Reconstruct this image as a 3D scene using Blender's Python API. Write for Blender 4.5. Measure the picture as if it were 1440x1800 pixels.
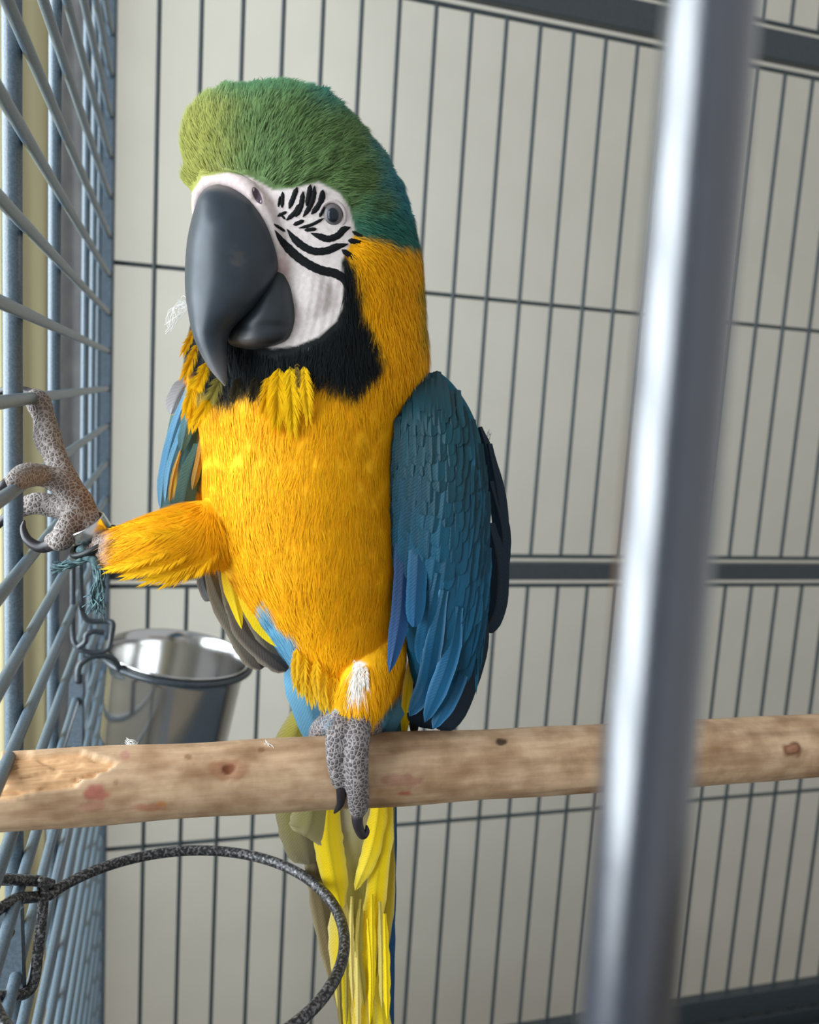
import bpy, bmesh, math, random
import numpy as np
from mathutils import Vector, Matrix, noise as mnoise
from mathutils.bvhtree import BVHTree
random.seed(7); rng = np.random.default_rng(7)
scene = bpy.context.scene
for o in list(bpy.data.objects): bpy.data.objects.remove(o)
COL = scene.collection

# ------------------------------------------------------------------ camera
FPX = 1476.18
YAW, PITCH, ROLL = 0.28223, 0.13839, 0.06254
ORG = np.array([0.0, 0.0, 1.35])
def _basis():
    cy, sy, cp, sp = math.cos(YAW), math.sin(YAW), math.cos(PITCH), math.sin(PITCH)
    F = np.array([sy*cp, cy*cp, -sp]); Rt = np.array([cy, -sy, 0.0]); U = np.cross(Rt, F)
    c, s = math.cos(ROLL), math.sin(ROLL)
    return c*Rt+s*U, c*U-s*Rt, F
CR, CU, CF = _basis()
cam_d = bpy.data.cameras.new('camera'); cam = bpy.data.objects.new('camera', cam_d); COL.objects.link(cam)
cam_d.sensor_width = 36; cam_d.sensor_fit = 'AUTO'; cam_d.lens = FPX/1800*36
cam_d.clip_start = 0.01; cam_d.clip_end = 50
cam.matrix_world = Matrix(((CR[0], CU[0], -CF[0], ORG[0]), (CR[1], CU[1], -CF[1], ORG[1]), (CR[2], CU[2], -CF[2], ORG[2]), (0, 0, 0, 1)))
cam_d.dof.use_dof = True; cam_d.dof.focus_distance = 0.43; cam_d.dof.aperture_fstop = cam_d.lens/3.4
scene.camera = cam

# ------------------------------------------------------------------ light
scene.view_settings.view_transform = 'Standard'; scene.view_settings.look = 'None'
scene.view_settings.gamma = 1.0; scene.view_settings.use_curve_mapping = False
scene.view_settings.exposure = 0.0
world = bpy.data.worlds.new('world'); scene.world = world; world.use_nodes = True
bgn = world.node_tree.nodes['Background']
bgn.inputs[0].default_value = (0.93, 0.97, 1.0, 1); bgn.inputs[1].default_value = 0.60
def area(name, loc, target, sx, sy, power, col):
    d = bpy.data.lights.new(name, 'AREA'); d.shape = 'RECTANGLE'; d.size = sx; d.size_y = sy; d.energy = power; d.color = col
    o = bpy.data.objects.new(name, d); COL.objects.link(o); o.location = loc
    o.rotation_euler = (Vector(target)-Vector(loc)).to_track_quat('-Z', 'Y').to_euler(); return o
area('window_left_offscreen', (-1.06, 0.35, 1.62), (1.0, 0.35, 1.50), 1.75, 1.45, 72, (0.84, 0.93, 1.0))

# ------------------------------------------------------------------ helpers
def rays(px, py):
    px = np.asarray(px, float); py = np.asarray(py, float)
    return CF + np.multiply.outer((px-720)/FPX, CR) - np.multiply.outer((py-900)/FPX, CU)
D0 = 0.446
def P(px, py, dm=0.0):
    "pixel + distance in mm behind the perch's distance -> world point"
    return ORG + rays(px, py)*(D0+np.asarray(dm, float)/1000.0)[..., None]
def on_x(px, py, x): r = rays(px, py); return ORG + r*(x/r[0])
def on_y(px, py, y): r = rays(px, py); return ORG + r*(y/r[1])
def on_z(px, py, z): r = rays(px, py); return ORG + r*((z-ORG[2])/r[2])
def topx(W):
    v = np.asarray(W)-ORG; d = v@CF
    return 720+FPX*(v@CR)/d, 900-FPX*(v@CU)/d, (d-D0)*1000
PXM = D0/FPX        # metres per pixel at the bird
def lin(c):
    c = np.asarray(c, float)/255.0
    return np.where(c <= 0.04045, c/12.92, ((c+0.055)/1.055)**2.4)
def rgba(c): l = lin(c); return (float(l[0]), float(l[1]), float(l[2]), 1.0)
def smooth(a, b, x): t = np.clip((np.asarray(x, float)-a)/(b-a), 0, 1); return t*t*(3-2*t)
def sdpoly(x, y, poly):
    "signed pixel distance to polygon, negative inside"
    x = np.asarray(x, float); y = np.asarray(y, float); d = np.full(x.shape, 1e18); ins = np.zeros(x.shape, bool); n = len(poly)
    for i in range(n):
        ax, ay = poly[i]; bx, by = poly[(i+1) % n]; ex, ey = bx-ax, by-ay
        t = np.clip(((x-ax)*ex+(y-ay)*ey)/(ex*ex+ey*ey+1e-9), 0, 1)
        d = np.minimum(d, (x-ax-t*ex)**2+(y-ay-t*ey)**2)
        if by != ay:
            c = ((ay > y) != (by > y)) & (x < (bx-ax)*(y-ay)/(by-ay)+ax); ins ^= c
    d = np.sqrt(d); return np.where(ins, -d, d)
def pnoise(x, y, s):
    return np.array([mnoise.noise((a/s, b/s, 3.7)) for a, b in zip(np.asarray(x).tolist(), np.asarray(y).tolist())])
def vnoise(x, y, s, seed=0.0):
    "cheap smooth noise -1..1"
    a = np.asarray(x, float)/s; b = np.asarray(y, float)/s
    return (np.sin(a*1.7+seed+1.3*np.sin(b*1.1+seed*2))+np.sin(b*1.9-seed+1.1*np.sin(a*1.3+2+seed))+np.sin((a+b)*1.2+seed*3))/3.0
def crom(pts, n):
    "Catmull-Rom through rows of numbers, n samples"
    p = np.asarray(pts, float); m = len(p)
    if m == 2: return p[0]+(p[1]-p[0])*np.linspace(0, 1, n)[:, None]
    q = np.vstack([2*p[0]-p[1], p, 2*p[-1]-p[-2]]); u = np.linspace(0, m-1, n); i = np.minimum(u.astype(int), m-2); t = (u-i)[:, None]
    a, b, c, d = q[i], q[i+1], q[i+2], q[i+3]
    return 0.5*(2*b+(c-a)*t+(2*a-5*b+4*c-d)*t*t+(3*b-a-3*c+d)*t**3)
def mesh_obj(name, verts, faces, mat=None, parent=None, sm=True, col=None, uv=None, link=True):
    me = bpy.data.meshes.new(name)
    me.from_pydata([tuple(map(float, v)) for v in verts], [], [tuple(int(i) for i in f) for f in faces]); me.update()
    if sm: me.polygons.foreach_set('use_smooth', [True]*len(me.polygons))
    if col is not None:
        a = me.color_attributes.new('Col', 'FLOAT_COLOR', 'POINT'); cc = np.ones((len(verts), 4)); cc[:, :3] = np.asarray(col)[:, :3]
        a.data.foreach_set('color', cc.ravel())
    if uv is not None:
        l = me.uv_layers.new(name='UV'); vi = np.zeros(len(me.loops), int); me.loops.foreach_get('vertex_index', vi)
        l.data.foreach_set('uv', np.asarray(uv, float)[vi].ravel())
    if mat: me.materials.append(mat)
    o = bpy.data.objects.new(name, me)
    if link: COL.objects.link(o)
    if parent: attach(o, parent)
    return o
def attach(o, parent):
    o.parent = parent; o.matrix_parent_inverse = wmat(parent).inverted()
def wmat(o):
    return (wmat(o.parent) @ o.matrix_parent_inverse @ o.matrix_basis) if o.parent else o.matrix_basis.copy()
def empty(name, loc=(0, 0, 0), parent=None):
    o = bpy.data.objects.new(name, None); COL.objects.link(o); o.location = loc; o.empty_display_size = 0.02
    if parent: attach(o, parent)
    return o
def tag(o, label=None, cat=None, group=None, kind=None):
    if label: o['label'] = label
    if cat: o['category'] = cat
    if group: o['group'] = group
    if kind: o['kind'] = kind
    return o
def tube_data(pts, rad, n=12, caps=True):
    "sweep a circle along world points"
    p = np.asarray(pts, float); m = len(p); rad = np.broadcast_to(np.asarray(rad, float), (m,))
    T = np.gradient(p, axis=0); T /= np.linalg.norm(T, axis=1)[:, None]+1e-12
    up = np.array([0.13, -0.31, 0.94]);
    if abs(T[0]@up) > .9: up = np.array([.9, .3, .1])
    N = np.cross(T[0], up); N /= np.linalg.norm(N); V = []; th = np.linspace(0, 2*math.pi, n, endpoint=False)
    for i in range(m):
        N = N-T[i]*(N@T[i]); N /= np.linalg.norm(N); B = np.cross(T[i], N)
        V.append(p[i]+rad[i]*(np.cos(th)[:, None]*N+np.sin(th)[:, None]*B))
    V = np.vstack(V); Fc = [(i*n+j, i*n+(j+1) % n, (i+1)*n+(j+1) % n, (i+1)*n+j) for i in range(m-1) for j in range(n)]
    if caps:
        a = len(V); V = np.vstack([V, p[0]-T[0]*rad[0]*.5, p[-1]+T[-1]*rad[-1]*.5])
        Fc += [(a, (j+1) % n, j) for j in range(n)]+[(a+1, (m-1)*n+j, (m-1)*n+(j+1) % n) for j in range(n)]
    return V, Fc
def tube(name, pts, rad, mat, parent=None, n=12, res=None):
    if res: pts = crom(pts, res); rad = np.interp(np.linspace(0, 1, res), np.linspace(0, 1, len(np.atleast_1d(rad))), np.atleast_1d(rad)) if np.ndim(rad) else rad
    V, Fc = tube_data(pts, rad, n); return mesh_obj(name, V, Fc, mat, parent)
def box_data(a, b):
    V = [(x, y, z) for z in (a[2], b[2]) for y in (a[1], b[1]) for x in (a[0], b[0])]
    return V, [(0, 2, 3, 1), (4, 5, 7, 6), (0, 1, 5, 4), (2, 6, 7, 3), (0, 4, 6, 2), (1, 3, 7, 5)]
def box(name, a, b, mat, parent=None, bev=0.0):
    V, Fc = box_data(a, b); o = mesh_obj(name, V, Fc, mat, parent, sm=False)
    if bev:
        bm = bmesh.new(); bm.from_mesh(o.data); bmesh.ops.bevel(bm, geom=bm.edges[:], offset=bev, segments=2, profile=.5, affect='EDGES'); bm.to_mesh(o.data); bm.free()
    return o
def merge(parts):
    V = []; Fc = []; n = 0
    for v, f in parts:
        V.append(np.asarray(v, float)); Fc += [tuple(i+n for i in q) for q in f]; n += len(v)
    return np.vstack(V), Fc

# ------------------------------------------------------------------ materials
def new_mat(name, base=(128, 128, 128), rough=0.6, metal=0.0, spec=0.5):
    m = bpy.data.materials.new(name); m.use_nodes = True; b = m.node_tree.nodes['Principled BSDF']
    b.inputs['Base Color'].default_value = rgba(base); b.inputs['Roughness'].default_value = rough
    b.inputs['Metallic'].default_value = metal; b.inputs['Specular IOR Level'].default_value = spec
    return m, m.node_tree.nodes, m.node_tree.links, b
def noise_node(nt, lk, scale, detail=4, vec=None, rough=.55):
    n = nt.new('ShaderNodeTexNoise'); n.inputs['Scale'].default_value = scale; n.inputs['Detail'].default_value = detail; n.inputs['Roughness'].default_value = rough
    if vec is not None: lk.new(vec, n.inputs['Vector'])
    return n
def bump_to(nt, lk, b, h, strength, dist):
    bp = nt.new('ShaderNodeBump'); bp.inputs['Strength'].default_value = strength; bp.inputs['Distance'].default_value = dist
    lk.new(h, bp.inputs['Height']); lk.new(bp.outputs[0], b.inputs['Normal']); return bp
def mix_col(nt, lk, fac, a, b_, mode='MIX'):
    m = nt.new('ShaderNodeMix'); m.data_type = 'RGBA'; m.blend_type = mode
    for sock, v in ((m.inputs[0], fac), (m.inputs[6], a), (m.inputs[7], b_)):
        if hasattr(v, 'links'): lk.new(v, sock)
        else: sock.default_value = v
    return m.outputs[2]
def ramp(nt, lk, fac, stops):
    r = nt.new('ShaderNodeValToRGB'); lk.new(fac, r.inputs[0]); e = r.color_ramp.elements
    while len(e) < len(stops): e.new(0.5)
    for q, (p, c) in zip(e, stops): q.position = p; q.color = c
    return r.outputs[0]
def mat_noisy(name, c1, c2, scale, rough, bump=0.0, metal=0.0, dist=.0005, spec=.5):
    m, nt, lk, b = new_mat(name, c1, rough, metal, spec); tc = nt.new('ShaderNodeTexCoord')
    n = noise_node(nt, lk, scale, 4, tc.outputs['Object'])
    lk.new(mix_col(nt, lk, ramp(nt, lk, n.outputs[0], [(.35, (0, 0, 0, 1)), (.65, (1, 1, 1, 1))]), rgba(c1), rgba(c2)), b.inputs['Base Color'])
    if bump: bump_to(nt, lk, b, n.outputs[0], bump, dist)
    return m
M = {}
M['wall'] = mat_noisy('wall_paint', (203, 197, 183), (199, 193, 179), 9, .9, .05)
M['wall_side'] = mat_noisy('side_wall_paint', (224, 222, 216), (218, 216, 210), 9, .9)
M['floor'] = mat_noisy('floor_laminate', (150, 138, 122), (128, 116, 100), 6, .5)
def world_noise_metal(name, c1, c2, scale, rough, bump, dist, thr=(.4, .6), metal=0.0, spec=.5):
    m, nt, lk, b = new_mat(name, c1, rough, metal, spec); g = nt.new('ShaderNodeNewGeometry')
    n = noise_node(nt, lk, scale, 3, g.outputs['Position'])
    lk.new(mix_col(nt, lk, ramp(nt, lk, n.outputs[0], [(thr[0], (0, 0, 0, 1)), (thr[1], (1, 1, 1, 1))]), rgba(c1), rgba(c2)), b.inputs['Base Color'])
    bump_to(nt, lk, b, n.outputs[0], bump, dist); return m
M['bar'] = world_noise_metal('hammered_bar_metal', (72, 87, 98), (88, 103, 113), 900, .38, .25, .0004, spec=.6)  # bluish tint in the base colour imitates haze over the side bars
M['bar_back'] = world_noise_metal('dark_bar_metal', (48, 57, 60), (58, 66, 69), 700, .5, .2, .0004)
M['rail'] = world_noise_metal('rail_metal', (48, 54, 58), (56, 62, 66), 400, .5, .1, .0004)
M['post'] = world_noise_metal('post_metal', (60, 72, 82), (72, 84, 94), 500, .45, .15, .0004)
M['hammer'] = world_noise_metal('black_silver_hammered_metal', (44, 43, 44), (128, 126, 126), 620, .33, .55, .0008, (.47, .66), .35)
M['ring_dark'] = world_noise_metal('cup_ring_metal', (44, 52, 58), (60, 68, 74), 600, .32, .3, .0005, spec=.6)
M['front'] = world_noise_metal('front_post_metal', (26, 32, 46), (30, 36, 50), 220, .30, .12, .001, spec=.5)
fb_ = M['front'].node_tree.nodes['Principled BSDF']; fb_.inputs['Coat Weight'].default_value = 1.0; fb_.inputs['Coat Roughness'].default_value = .22; fb_.inputs['Coat IOR'].default_value = 1.95
m, nt, lk, b = new_mat('brushed_steel', (205, 204, 202), .17, 1.0); M['steel'] = m
m, nt, lk, b = new_mat('band_metal', (215, 215, 214), .2, 1.0); M['band'] = m
m, nt, lk, b = new_mat('black_rubber', (16, 20, 22), .5); M['rubber'] = m
M['cord'] = mat_noisy('frayed_cord_fibre', (40, 62, 68), (110, 140, 142), 400, .9)
m, nt, lk, b = new_mat('white_down', (236, 234, 230), .8); M['down'] = m
def mat_attr(name, rough, spec, stripes=None, fine=None, sheen=0.0):
    m, nt, lk, b = new_mat(name, (128, 128, 128), rough, 0, spec)
    a = nt.new('ShaderNodeAttribute'); a.attribute_name = 'Col'; c = a.outputs['Color']
    if fine:
        g = nt.new('ShaderNodeNewGeometry'); n = noise_node(nt, lk, fine[0], 3, g.outputs['Position'])
        v = ramp(nt, lk, n.outputs[0], [(.3, (1-fine[1],)*3+(1,)), (.7, (1+fine[1],)*3+(1,))]); c = mix_col(nt, lk, 1.0, c, v, 'MULTIPLY')
        if fine[2]: bump_to(nt, lk, b, n.outputs[0], fine[2], fine[3])
    if stripes:
        u = nt.new('ShaderNodeUVMap'); u.uv_map = 'UV'; s = nt.new('ShaderNodeSeparateXYZ'); lk.new(u.outputs[0], s.inputs[0])
        ab = nt.new('ShaderNodeMath'); ab.operation = 'ABSOLUTE'; lk.new(s.outputs[0], ab.inputs[0])
        ml = nt.new('ShaderNodeMath'); ml.operation = 'MULTIPLY_ADD'; lk.new(ab.outputs[0], ml.inputs[0]); ml.inputs[1].default_value = -stripes[1]
        m2 = nt.new('ShaderNodeMath'); m2.operation = 'MULTIPLY'; lk.new(s.outputs[1], m2.inputs[0]); m2.inputs[1].default_value = stripes[0]; lk.new(m2.outputs[0], ml.inputs[2])
        n1 = noise_node(nt, lk, 6, 2, u.outputs[0]); ad = nt.new('ShaderNodeMath'); ad.operation = 'MULTIPLY_ADD'; lk.new(n1.outputs[0], ad.inputs[0]); ad.inputs[1].default_value = 7; lk.new(ml.outputs[0], ad.inputs[2])
        sn = nt.new('ShaderNodeMath'); sn.operation = 'SINE'; lk.new(ad.outputs[0], sn.inputs[0])
        mr = nt.new('ShaderNodeMapRange'); mr.inputs[1].default_value = -1; mr.inputs[2].default_value = 1; mr.inputs[3].default_value = 1-stripes[2]; mr.inputs[4].default_value = 1+stripes[2]; lk.new(sn.outputs[0], mr.inputs[0])
        c = mix_col(nt, lk, 1.0, c, mr.outputs[0], 'MULTIPLY'); bump_to(nt, lk, b, sn.outputs[0], .12, .0002)
    b.inputs['Sheen Weight'].default_value = sheen
    lk.new(c, b.inputs['Base Color']); return m
M['feather'] = mat_attr('feather_vane', .55, .35, stripes=(330, 16, .03))
M['strand'] = mat_attr('plumage_barbs', .75, .2)
M['beak'] = mat_attr('beak_horn', .42, .45, fine=(110, .16, .22, .0006))
M['claw'] = mat_attr('claw_horn', .35, .5)
M['facelines'] = new_mat('face_feather_black', (14, 17, 19), .7, 0, .2)[0]
M['eye'] = new_mat('eye_iris', (104, 98, 98), .25, 0, .4)[0]
M['pupil'] = new_mat('eye_pupil', (26, 32, 42), .2, 0, .4)[0]
M['nostril'] = new_mat('nostril_dark', (78, 62, 74), .7)[0]
M['eyelid'] = new_mat('eyelid_skin', (196, 182, 180), .6)[0]
# body: painted attribute, plus scaly skin where the mask says so
m, nt, lk, b = new_mat('macaw_body', (200, 150, 20), .7, 0, .25); M['body'] = m
a = nt.new('ShaderNodeAttribute'); a.attribute_name = 'Col'; sc = nt.new('ShaderNodeAttribute'); sc.attribute_name = 'scaly'
g = nt.new('ShaderNodeNewGeometry'); vo = nt.new('ShaderNodeTexVoronoi'); vo.feature = 'DISTANCE_TO_EDGE'; vo.inputs['Scale'].default_value = 470; lk.new(g.outputs['Position'], vo.inputs['Vector'])
seam = ramp(nt, lk, vo.outputs['Distance'], [(.03, (.75, .75, .75, 1)), (.15, (0, 0, 0, 1))])
mm = nt.new('ShaderNodeMath'); mm.operation = 'MULTIPLY'; lk.new(seam, mm.inputs[0]); lk.new(sc.outputs['Fac'], mm.inputs[1])
nz = noise_node(nt, lk, 420, 3, g.outputs['Position']); v = ramp(nt, lk, nz.outputs[0], [(.3, (.88, .88, .88, 1)), (.7, (1.1, 1.1, 1.1, 1))])
c0 = mix_col(nt, lk, 1.0, a.outputs['Color'], v, 'MULTIPLY')
lk.new(mix_col(nt, lk, mm.outputs[0], c0, rgba((176, 168, 164))), b.inputs['Base Color'])
hgt = nt.new('ShaderNodeMath'); hgt.operation = 'MULTIPLY'; lk.new(ramp(nt, lk, vo.outputs['Distance'], [(0, (0, 0, 0, 1)), (.3, (1, 1, 1, 1))]), hgt.inputs[0]); lk.new(sc.outputs['Fac'], hgt.inputs[1])
ah = nt.new('ShaderNodeMath'); ah.operation = 'MULTIPLY_ADD'; lk.new(nz.outputs[0], ah.inputs[0]); ah.inputs[1].default_value = .35; lk.new(hgt.outputs[0], ah.inputs[2])
bump_to(nt, lk, b, ah.outputs[0], .7, .0007)
# wood: painted attribute + long grain
m, nt, lk, b = new_mat('perch_wood', (190, 150, 110), .72, 0, .25); M['wood'] = m
a = nt.new('ShaderNodeAttribute'); a.attribute_name = 'Col'; g = nt.new('ShaderNodeNewGeometry'); mp = nt.new('ShaderNodeMapping'); mp.inputs['Scale'].default_value = (14, 160, 160); lk.new(g.outputs['Position'], mp.inputs[0])
n1 = noise_node(nt, lk, 1.0, 6, mp.outputs[0], .65); n2 = noise_node(nt, lk, 60, 4, g.outputs['Position'])
v1 = ramp(nt, lk, n1.outputs[0], [(.3, (.74, .70, .66, 1)), (.62, (1.1, 1.1, 1.1, 1))]); v2 = ramp(nt, lk, n2.outputs[0], [(.35, (.74, .68, .62, 1)), (.62, (1.06, 1.06, 1.06, 1))])
lk.new(mix_col(nt, lk, 1.0, mix_col(nt, lk, 1.0, a.outputs['Color'], v1, 'MULTIPLY'), v2, 'MULTIPLY'), b.inputs['Base Color']); bump_to(nt, lk, b, n1.outputs[0], .35, .0008)
# curtain
m, nt, lk, b = new_mat('curtain_cloth', (196, 186, 146), .9); M['curtain'] = m
M['curtain_grey'] = mat_noisy('grey_curtain_cloth', (150, 150, 150), (132, 133, 136), 30, .9)

# ------------------------------------------------------------------ the room
XW, YW = -1.0, 1.52
def struct(o): o['kind'] = 'structure'; return o
struct(box('wall_back', (XW-.1, YW, 0), (3.2, YW+.1, 2.6), M['wall']))
struct(box('floor', (XW-.1, -3.0, -.05), (3.2, YW+.1, 0), M['floor']))
V, Fc = merge([box_data((XW-.1, -3.0, 0), (XW, YW, .85)), box_data((XW-.1, -3.0, 2.4), (XW, YW, 2.6)), box_data((XW-.1, -3.0, .85), (XW, -.5, 2.4)), box_data((XW-.1, 1.25, .85), (XW, YW, 2.4))])
struct(mesh_obj('wall_left', V, Fc, M['wall_side'], sm=False))
V, Fc = merge([box_data((XW-.08, -.5, .85), (XW+.02, 1.25, .89)), box_data((XW-.08, -.5, 2.36), (XW+.02, 1.25, 2.4)), box_data((XW-.08, -.5, .89), (XW+.02, -.46, 2.36)), box_data((XW-.08, 1.21, .89), (XW+.02, 1.25, 2.36))])
struct(mesh_obj('window_1', V, Fc, M['wall_side'], sm=False))
def curtain(name, x0, x1, y, z0, z1, mat, amp, wav, ph):
    nx, nz = 70, 30; V = []; 
    for j in range(nz):
        for i in range(nx):
            x = x0+(x1-x0)*i/(nx-1); z = z0+(z1-z0)*j/(nz-1)
            V.append((x, y+amp*math.sin(x*wav+ph+.4*math.sin(z*1.5))+.3*amp*math.sin(x*wav*2.3+z), z))
    o = mesh_obj(name, V, [(j*nx+i, j*nx+i+1, (j+1)*nx+i+1, (j+1)*nx+i) for j in range(nz-1) for i in range(nx-1)], mat)
    s = o.modifiers.new('s', 'SOLIDIFY'); s.thickness = .002; return o
tag(curtain('curtain', -.62, -.186, 1.40, .1, 2.35, M['curtain'], .03, 62, .6), 'yellowish beige curtain hanging beyond the barred side of the cage', 'curtain')
tag(curtain('curtain', -.178, -.142, 1.47, .1, 2.35, M['curtain_grey'], .012, 120, 0), 'narrow grey curtain strip beside the yellowish curtain', 'curtain')

# ------------------------------------------------------------------ the cage
YB, XL = 1.035, -0.0702
SB, SL = 0.04516, 0.04199
X0 = -0.01881*1.15
oz = ORG[2]
cage = tag(empty('bird_cage', (.5, .5, 0)), 'large dark grey metal bird cage with barred panels around the macaw', 'cage')
_cyl = {}
def unit_cyl(mat, n=12):
    k = (mat.name, n)
    if k not in _cyl:
        V, Fc = tube_data([(0, 0, 0), (0, 0, 1)], 1, n, False); Fc = list(Fc)+[tuple(range(n))[::-1], tuple(range(n, 2*n))]
        o = mesh_obj('bar', V, Fc, mat, link=False); _cyl[k] = o.data
        for p in o.data.polygons: p.use_smooth = len(p.vertices) == 4
    return _cyl[k]
def rod(name, a, b, r, mat, parent):
    a = Vector(a); b = Vector(b); o = bpy.data.objects.new(name, unit_cyl(mat)); COL.objects.link(o)
    d = b-a; o.matrix_basis = Matrix.Translation(a) @ d.to_track_quat('Z', 'Y').to_matrix().to_4x4() @ Matrix.Diagonal((r, r, d.length, 1))
    attach(o, parent); return o
ZB, ZT = oz-.921, oz+.76
# back panel: flat rails, wires above and below them, vertical bars between
back = empty('back_panel', (.5, YB, oz-.967), cage)
for z0, z1 in ((-.2392, -.2162), (.476, .512), (-.9625, -.925), (-1.10, -.972), (.76, .79)):
    box('rail', (XL, YB-.006, oz+z0), (1.35, YB+.010, oz+z1), M['rail'], back, .001)
for z in (-.2072, -.2478, .4637, .5215): rod('cross_bar', (XL, YB, oz+z), (1.34, YB, oz+z), .0028, M['bar_back'], back)
for z in (.1278, -.5861): rod('cross_bar', (XL, YB+.004, oz+z), (1.34, YB+.004, oz+z), .0026, M['bar_back'], back)
for i in range(0, 30):
    x = X0+i*SB
    rod('spacer', (x, YB+.002, oz-.974), (x, YB+.002, oz-.960), .0045, M['bar_back'], back)
    for za, zb in ((-.925, -.2478), (-.2072, .4637), (.5215, .76)):
        rod('bar', (x, YB, oz+za), (x, YB, oz+zb), .0026, M['bar_back'], back)
box('corner_post', (XL-.016, YB-.014, oz-1.2), (XL+.005, YB+.012, oz+.8), M['post'], cage, .002)
# side panel: closely spaced horizontal bars inside, upright bars outside them
side = empty('side_panel', (XL, .4, oz-.967), cage)
for z0, z1 in ((-.967, -.935), (.76, .79)): box('rail', (XL-.016, -.12, oz+z0), (XL-.002, YB-.014, oz+z1), M['post'], side, .001)
ZL0 = oz+.13389*1.15
for k in range(-14, 26):
    z = ZL0-k*SL
    if oz-.93 < z < oz+.755: rod('bar', (XL, -.1, z), (XL, YB-.012, z), .0031, M['bar'], side)
for y, r in ((.170, .0048), (.320, .0048), (.474, .0048), (.632, .0042), (.845, .0034), (.925, .0033), (.988, .0032)):
    rod('upright_bar', (XL-.0078, y, oz-.95), (XL-.0078, y, oz+.775), r, M['bar'], side)
# floor grate with its frame
grate = empty('floor_grate', (.5, .5, oz-1.0), cage)
for y0, y1 in ((.0, .02), (YB-.05, YB-.036)): box('rail', (XL, y0, oz-1.0), (1.35, y1, oz-.972), M['rail'], grate, .001)
for i in range(34):
    rod('bar', (XL+.01+i*.0395, .02, oz-.985), (XL+.01+i*.0395, YB-.03, oz-.985), .0024, M['bar'], grate)
for y in (.9, .75, .6): rod('cross_bar', (XL, y, oz-.99), (1.34, y, oz-.99), .0024, M['bar'], grate)
tray = box('bottom_tray', (XL, .0, oz-1.06), (1.35, YB, oz-1.05), M['post'], cage)
# front upright close to the lens
dF = .112
fa = ORG+rays(1252+12.5, -150)*dF; fb = ORG+rays(1100-12.5, 1950)*dF
V, Fc = tube_data(crom([fa, (fa+fb)/2, fb], 120), .0062, 28); mesh_obj('front_post', V, Fc, M['front'], cage)

# ------------------------------------------------------------------ perch
YP = .408
pA = on_y(0, 1391, YP); pB = on_y(1440, 1310, YP); pdir = (pB-pA)/np.linalg.norm(pB-pA)
pa = pA-pdir*.0005; Lp = .62
NS, NT = 560, 120
s = np.linspace(0, 1, NS); th = np.linspace(0, 2*math.pi, NT, endpoint=False)
Sg, Tg = np.meshgrid(s, th, indexing='ij')
e1 = np.array([0, -1.0, 0]); e1 -= pdir*(e1@pdir); e1 /= np.linalg.norm(e1); e2 = np.cross(pdir, e1); e2 = e2 if e2[2] > 0 else -e2
nrm = np.cos(Tg)[..., None]*e1+np.sin(Tg)[..., None]*e2
r0 = .0181+.0018*Sg+.00035*np.sin(Sg*23+1)+.00025*np.sin(Sg*51+Tg*2)+.0003*np.sin(Tg*3+Sg*9)
cen = pa+Sg[..., None]*Lp*pdir
Wp = cen+nrm*r0[..., None]
px, py, _ = topx(Wp.reshape(-1, 3)); px = px.reshape(NS, NT); py = py.reshape(NS, NT)
front = ((nrm@(-CF)) > -.15)
chew = [(-60, 1300), (60, 1322), (140, 1318), (205, 1340), (190, 1352), (172, 1358), (165, 1366), (140, 1370), (132, 1384), (60, 1392), (25, 1404), (-60, 1412)]
sd = sdpoly(px+3*np.sin(py*.9), py, chew); cm = smooth(2, -2, sd)*front
fib = np.sin(Tg*37+1.5*np.sin(Sg*90))*.5+np.sin(Tg*71+3+2*np.sin(Sg*60))*.3+np.where(vnoise(px, py*3, 26, 2.0) > .1, .7, -.3)
depth = cm*(.0026+.0016*smooth(190, 0, px)+.0009*fib)
depth += front*.0012*np.exp(-(((px-402)/10)**2+((py-1352)/9)**2))+front*.001*np.exp(-(((px-883)/9)**2+((py-1304)/6)**2))-front*.0012*np.exp(-(((px-1392)/16)**2+((py-1317)/14)**2))
Wp = cen+nrm*(r0-depth)[..., None]
base = np.array(lin((198, 168, 136)))*np.ones((NS, NT, 1))
def over(c, fac, colr): return c*(1-fac[..., None])+np.array(lin(colr))*fac[..., None]
nb = vnoise(px, py*2.5, 55, 1.0)*.6+vnoise(px, py*3, 21, 4.0)*.4
base = over(base, smooth(-.1, .8, nb)*.55, (150, 112, 80))
for (x, y, rx, ry, cc, f) in [(168, 1394, 22, 15, (172, 92, 84), .75), (162, 1418, 24, 10, (178, 118, 104), .55), (262, 1420, 28, 7, (176, 92, 66), .5), (285, 1414, 8, 5, (196, 120, 40), .6), (220, 1328, 9, 9, (176, 120, 112), .6), (205, 1375, 5, 5, (132, 84, 60), .5),
        (402, 1352, 12, 9, (62, 38, 30), .95), (402, 1354, 34, 20, (150, 88, 56), .5), (705, 1372, 36, 12, (150, 84, 80), .45), (712, 1395, 12, 4, (170, 50, 50), .6), (882, 1303, 12, 6, (58, 42, 34), .9), (1392, 1317, 17, 13, (110, 62, 42), .9), (1392, 1317, 10, 7, (176, 128, 100), .7), (330, 1330, 7, 5, (130, 86, 60), .6), (460, 1318, 8, 5, (126, 82, 60), .6), (640, 1392, 60, 8, (190, 150, 110), .4)]:
    dd = np.sqrt(((px-x)/rx)**2+((py-y)/ry)**2)+.25*vnoise(px, py, 6, x); base = over(base, smooth(1.25, .7, dd)*f*front, cc)
base = over(base, cm*.85, (220, 176, 130))
ends = [pa-pdir*.001, pa+pdir*Lp]
V = np.vstack([Wp.reshape(-1, 3), ends]); n0 = NS*NT
Fc = [(i*NT+j, i*NT+(j+1) % NT, (i+1)*NT+(j+1) % NT, (i+1)*NT+j) for i in range(NS-1) for j in range(NT)]
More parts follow.
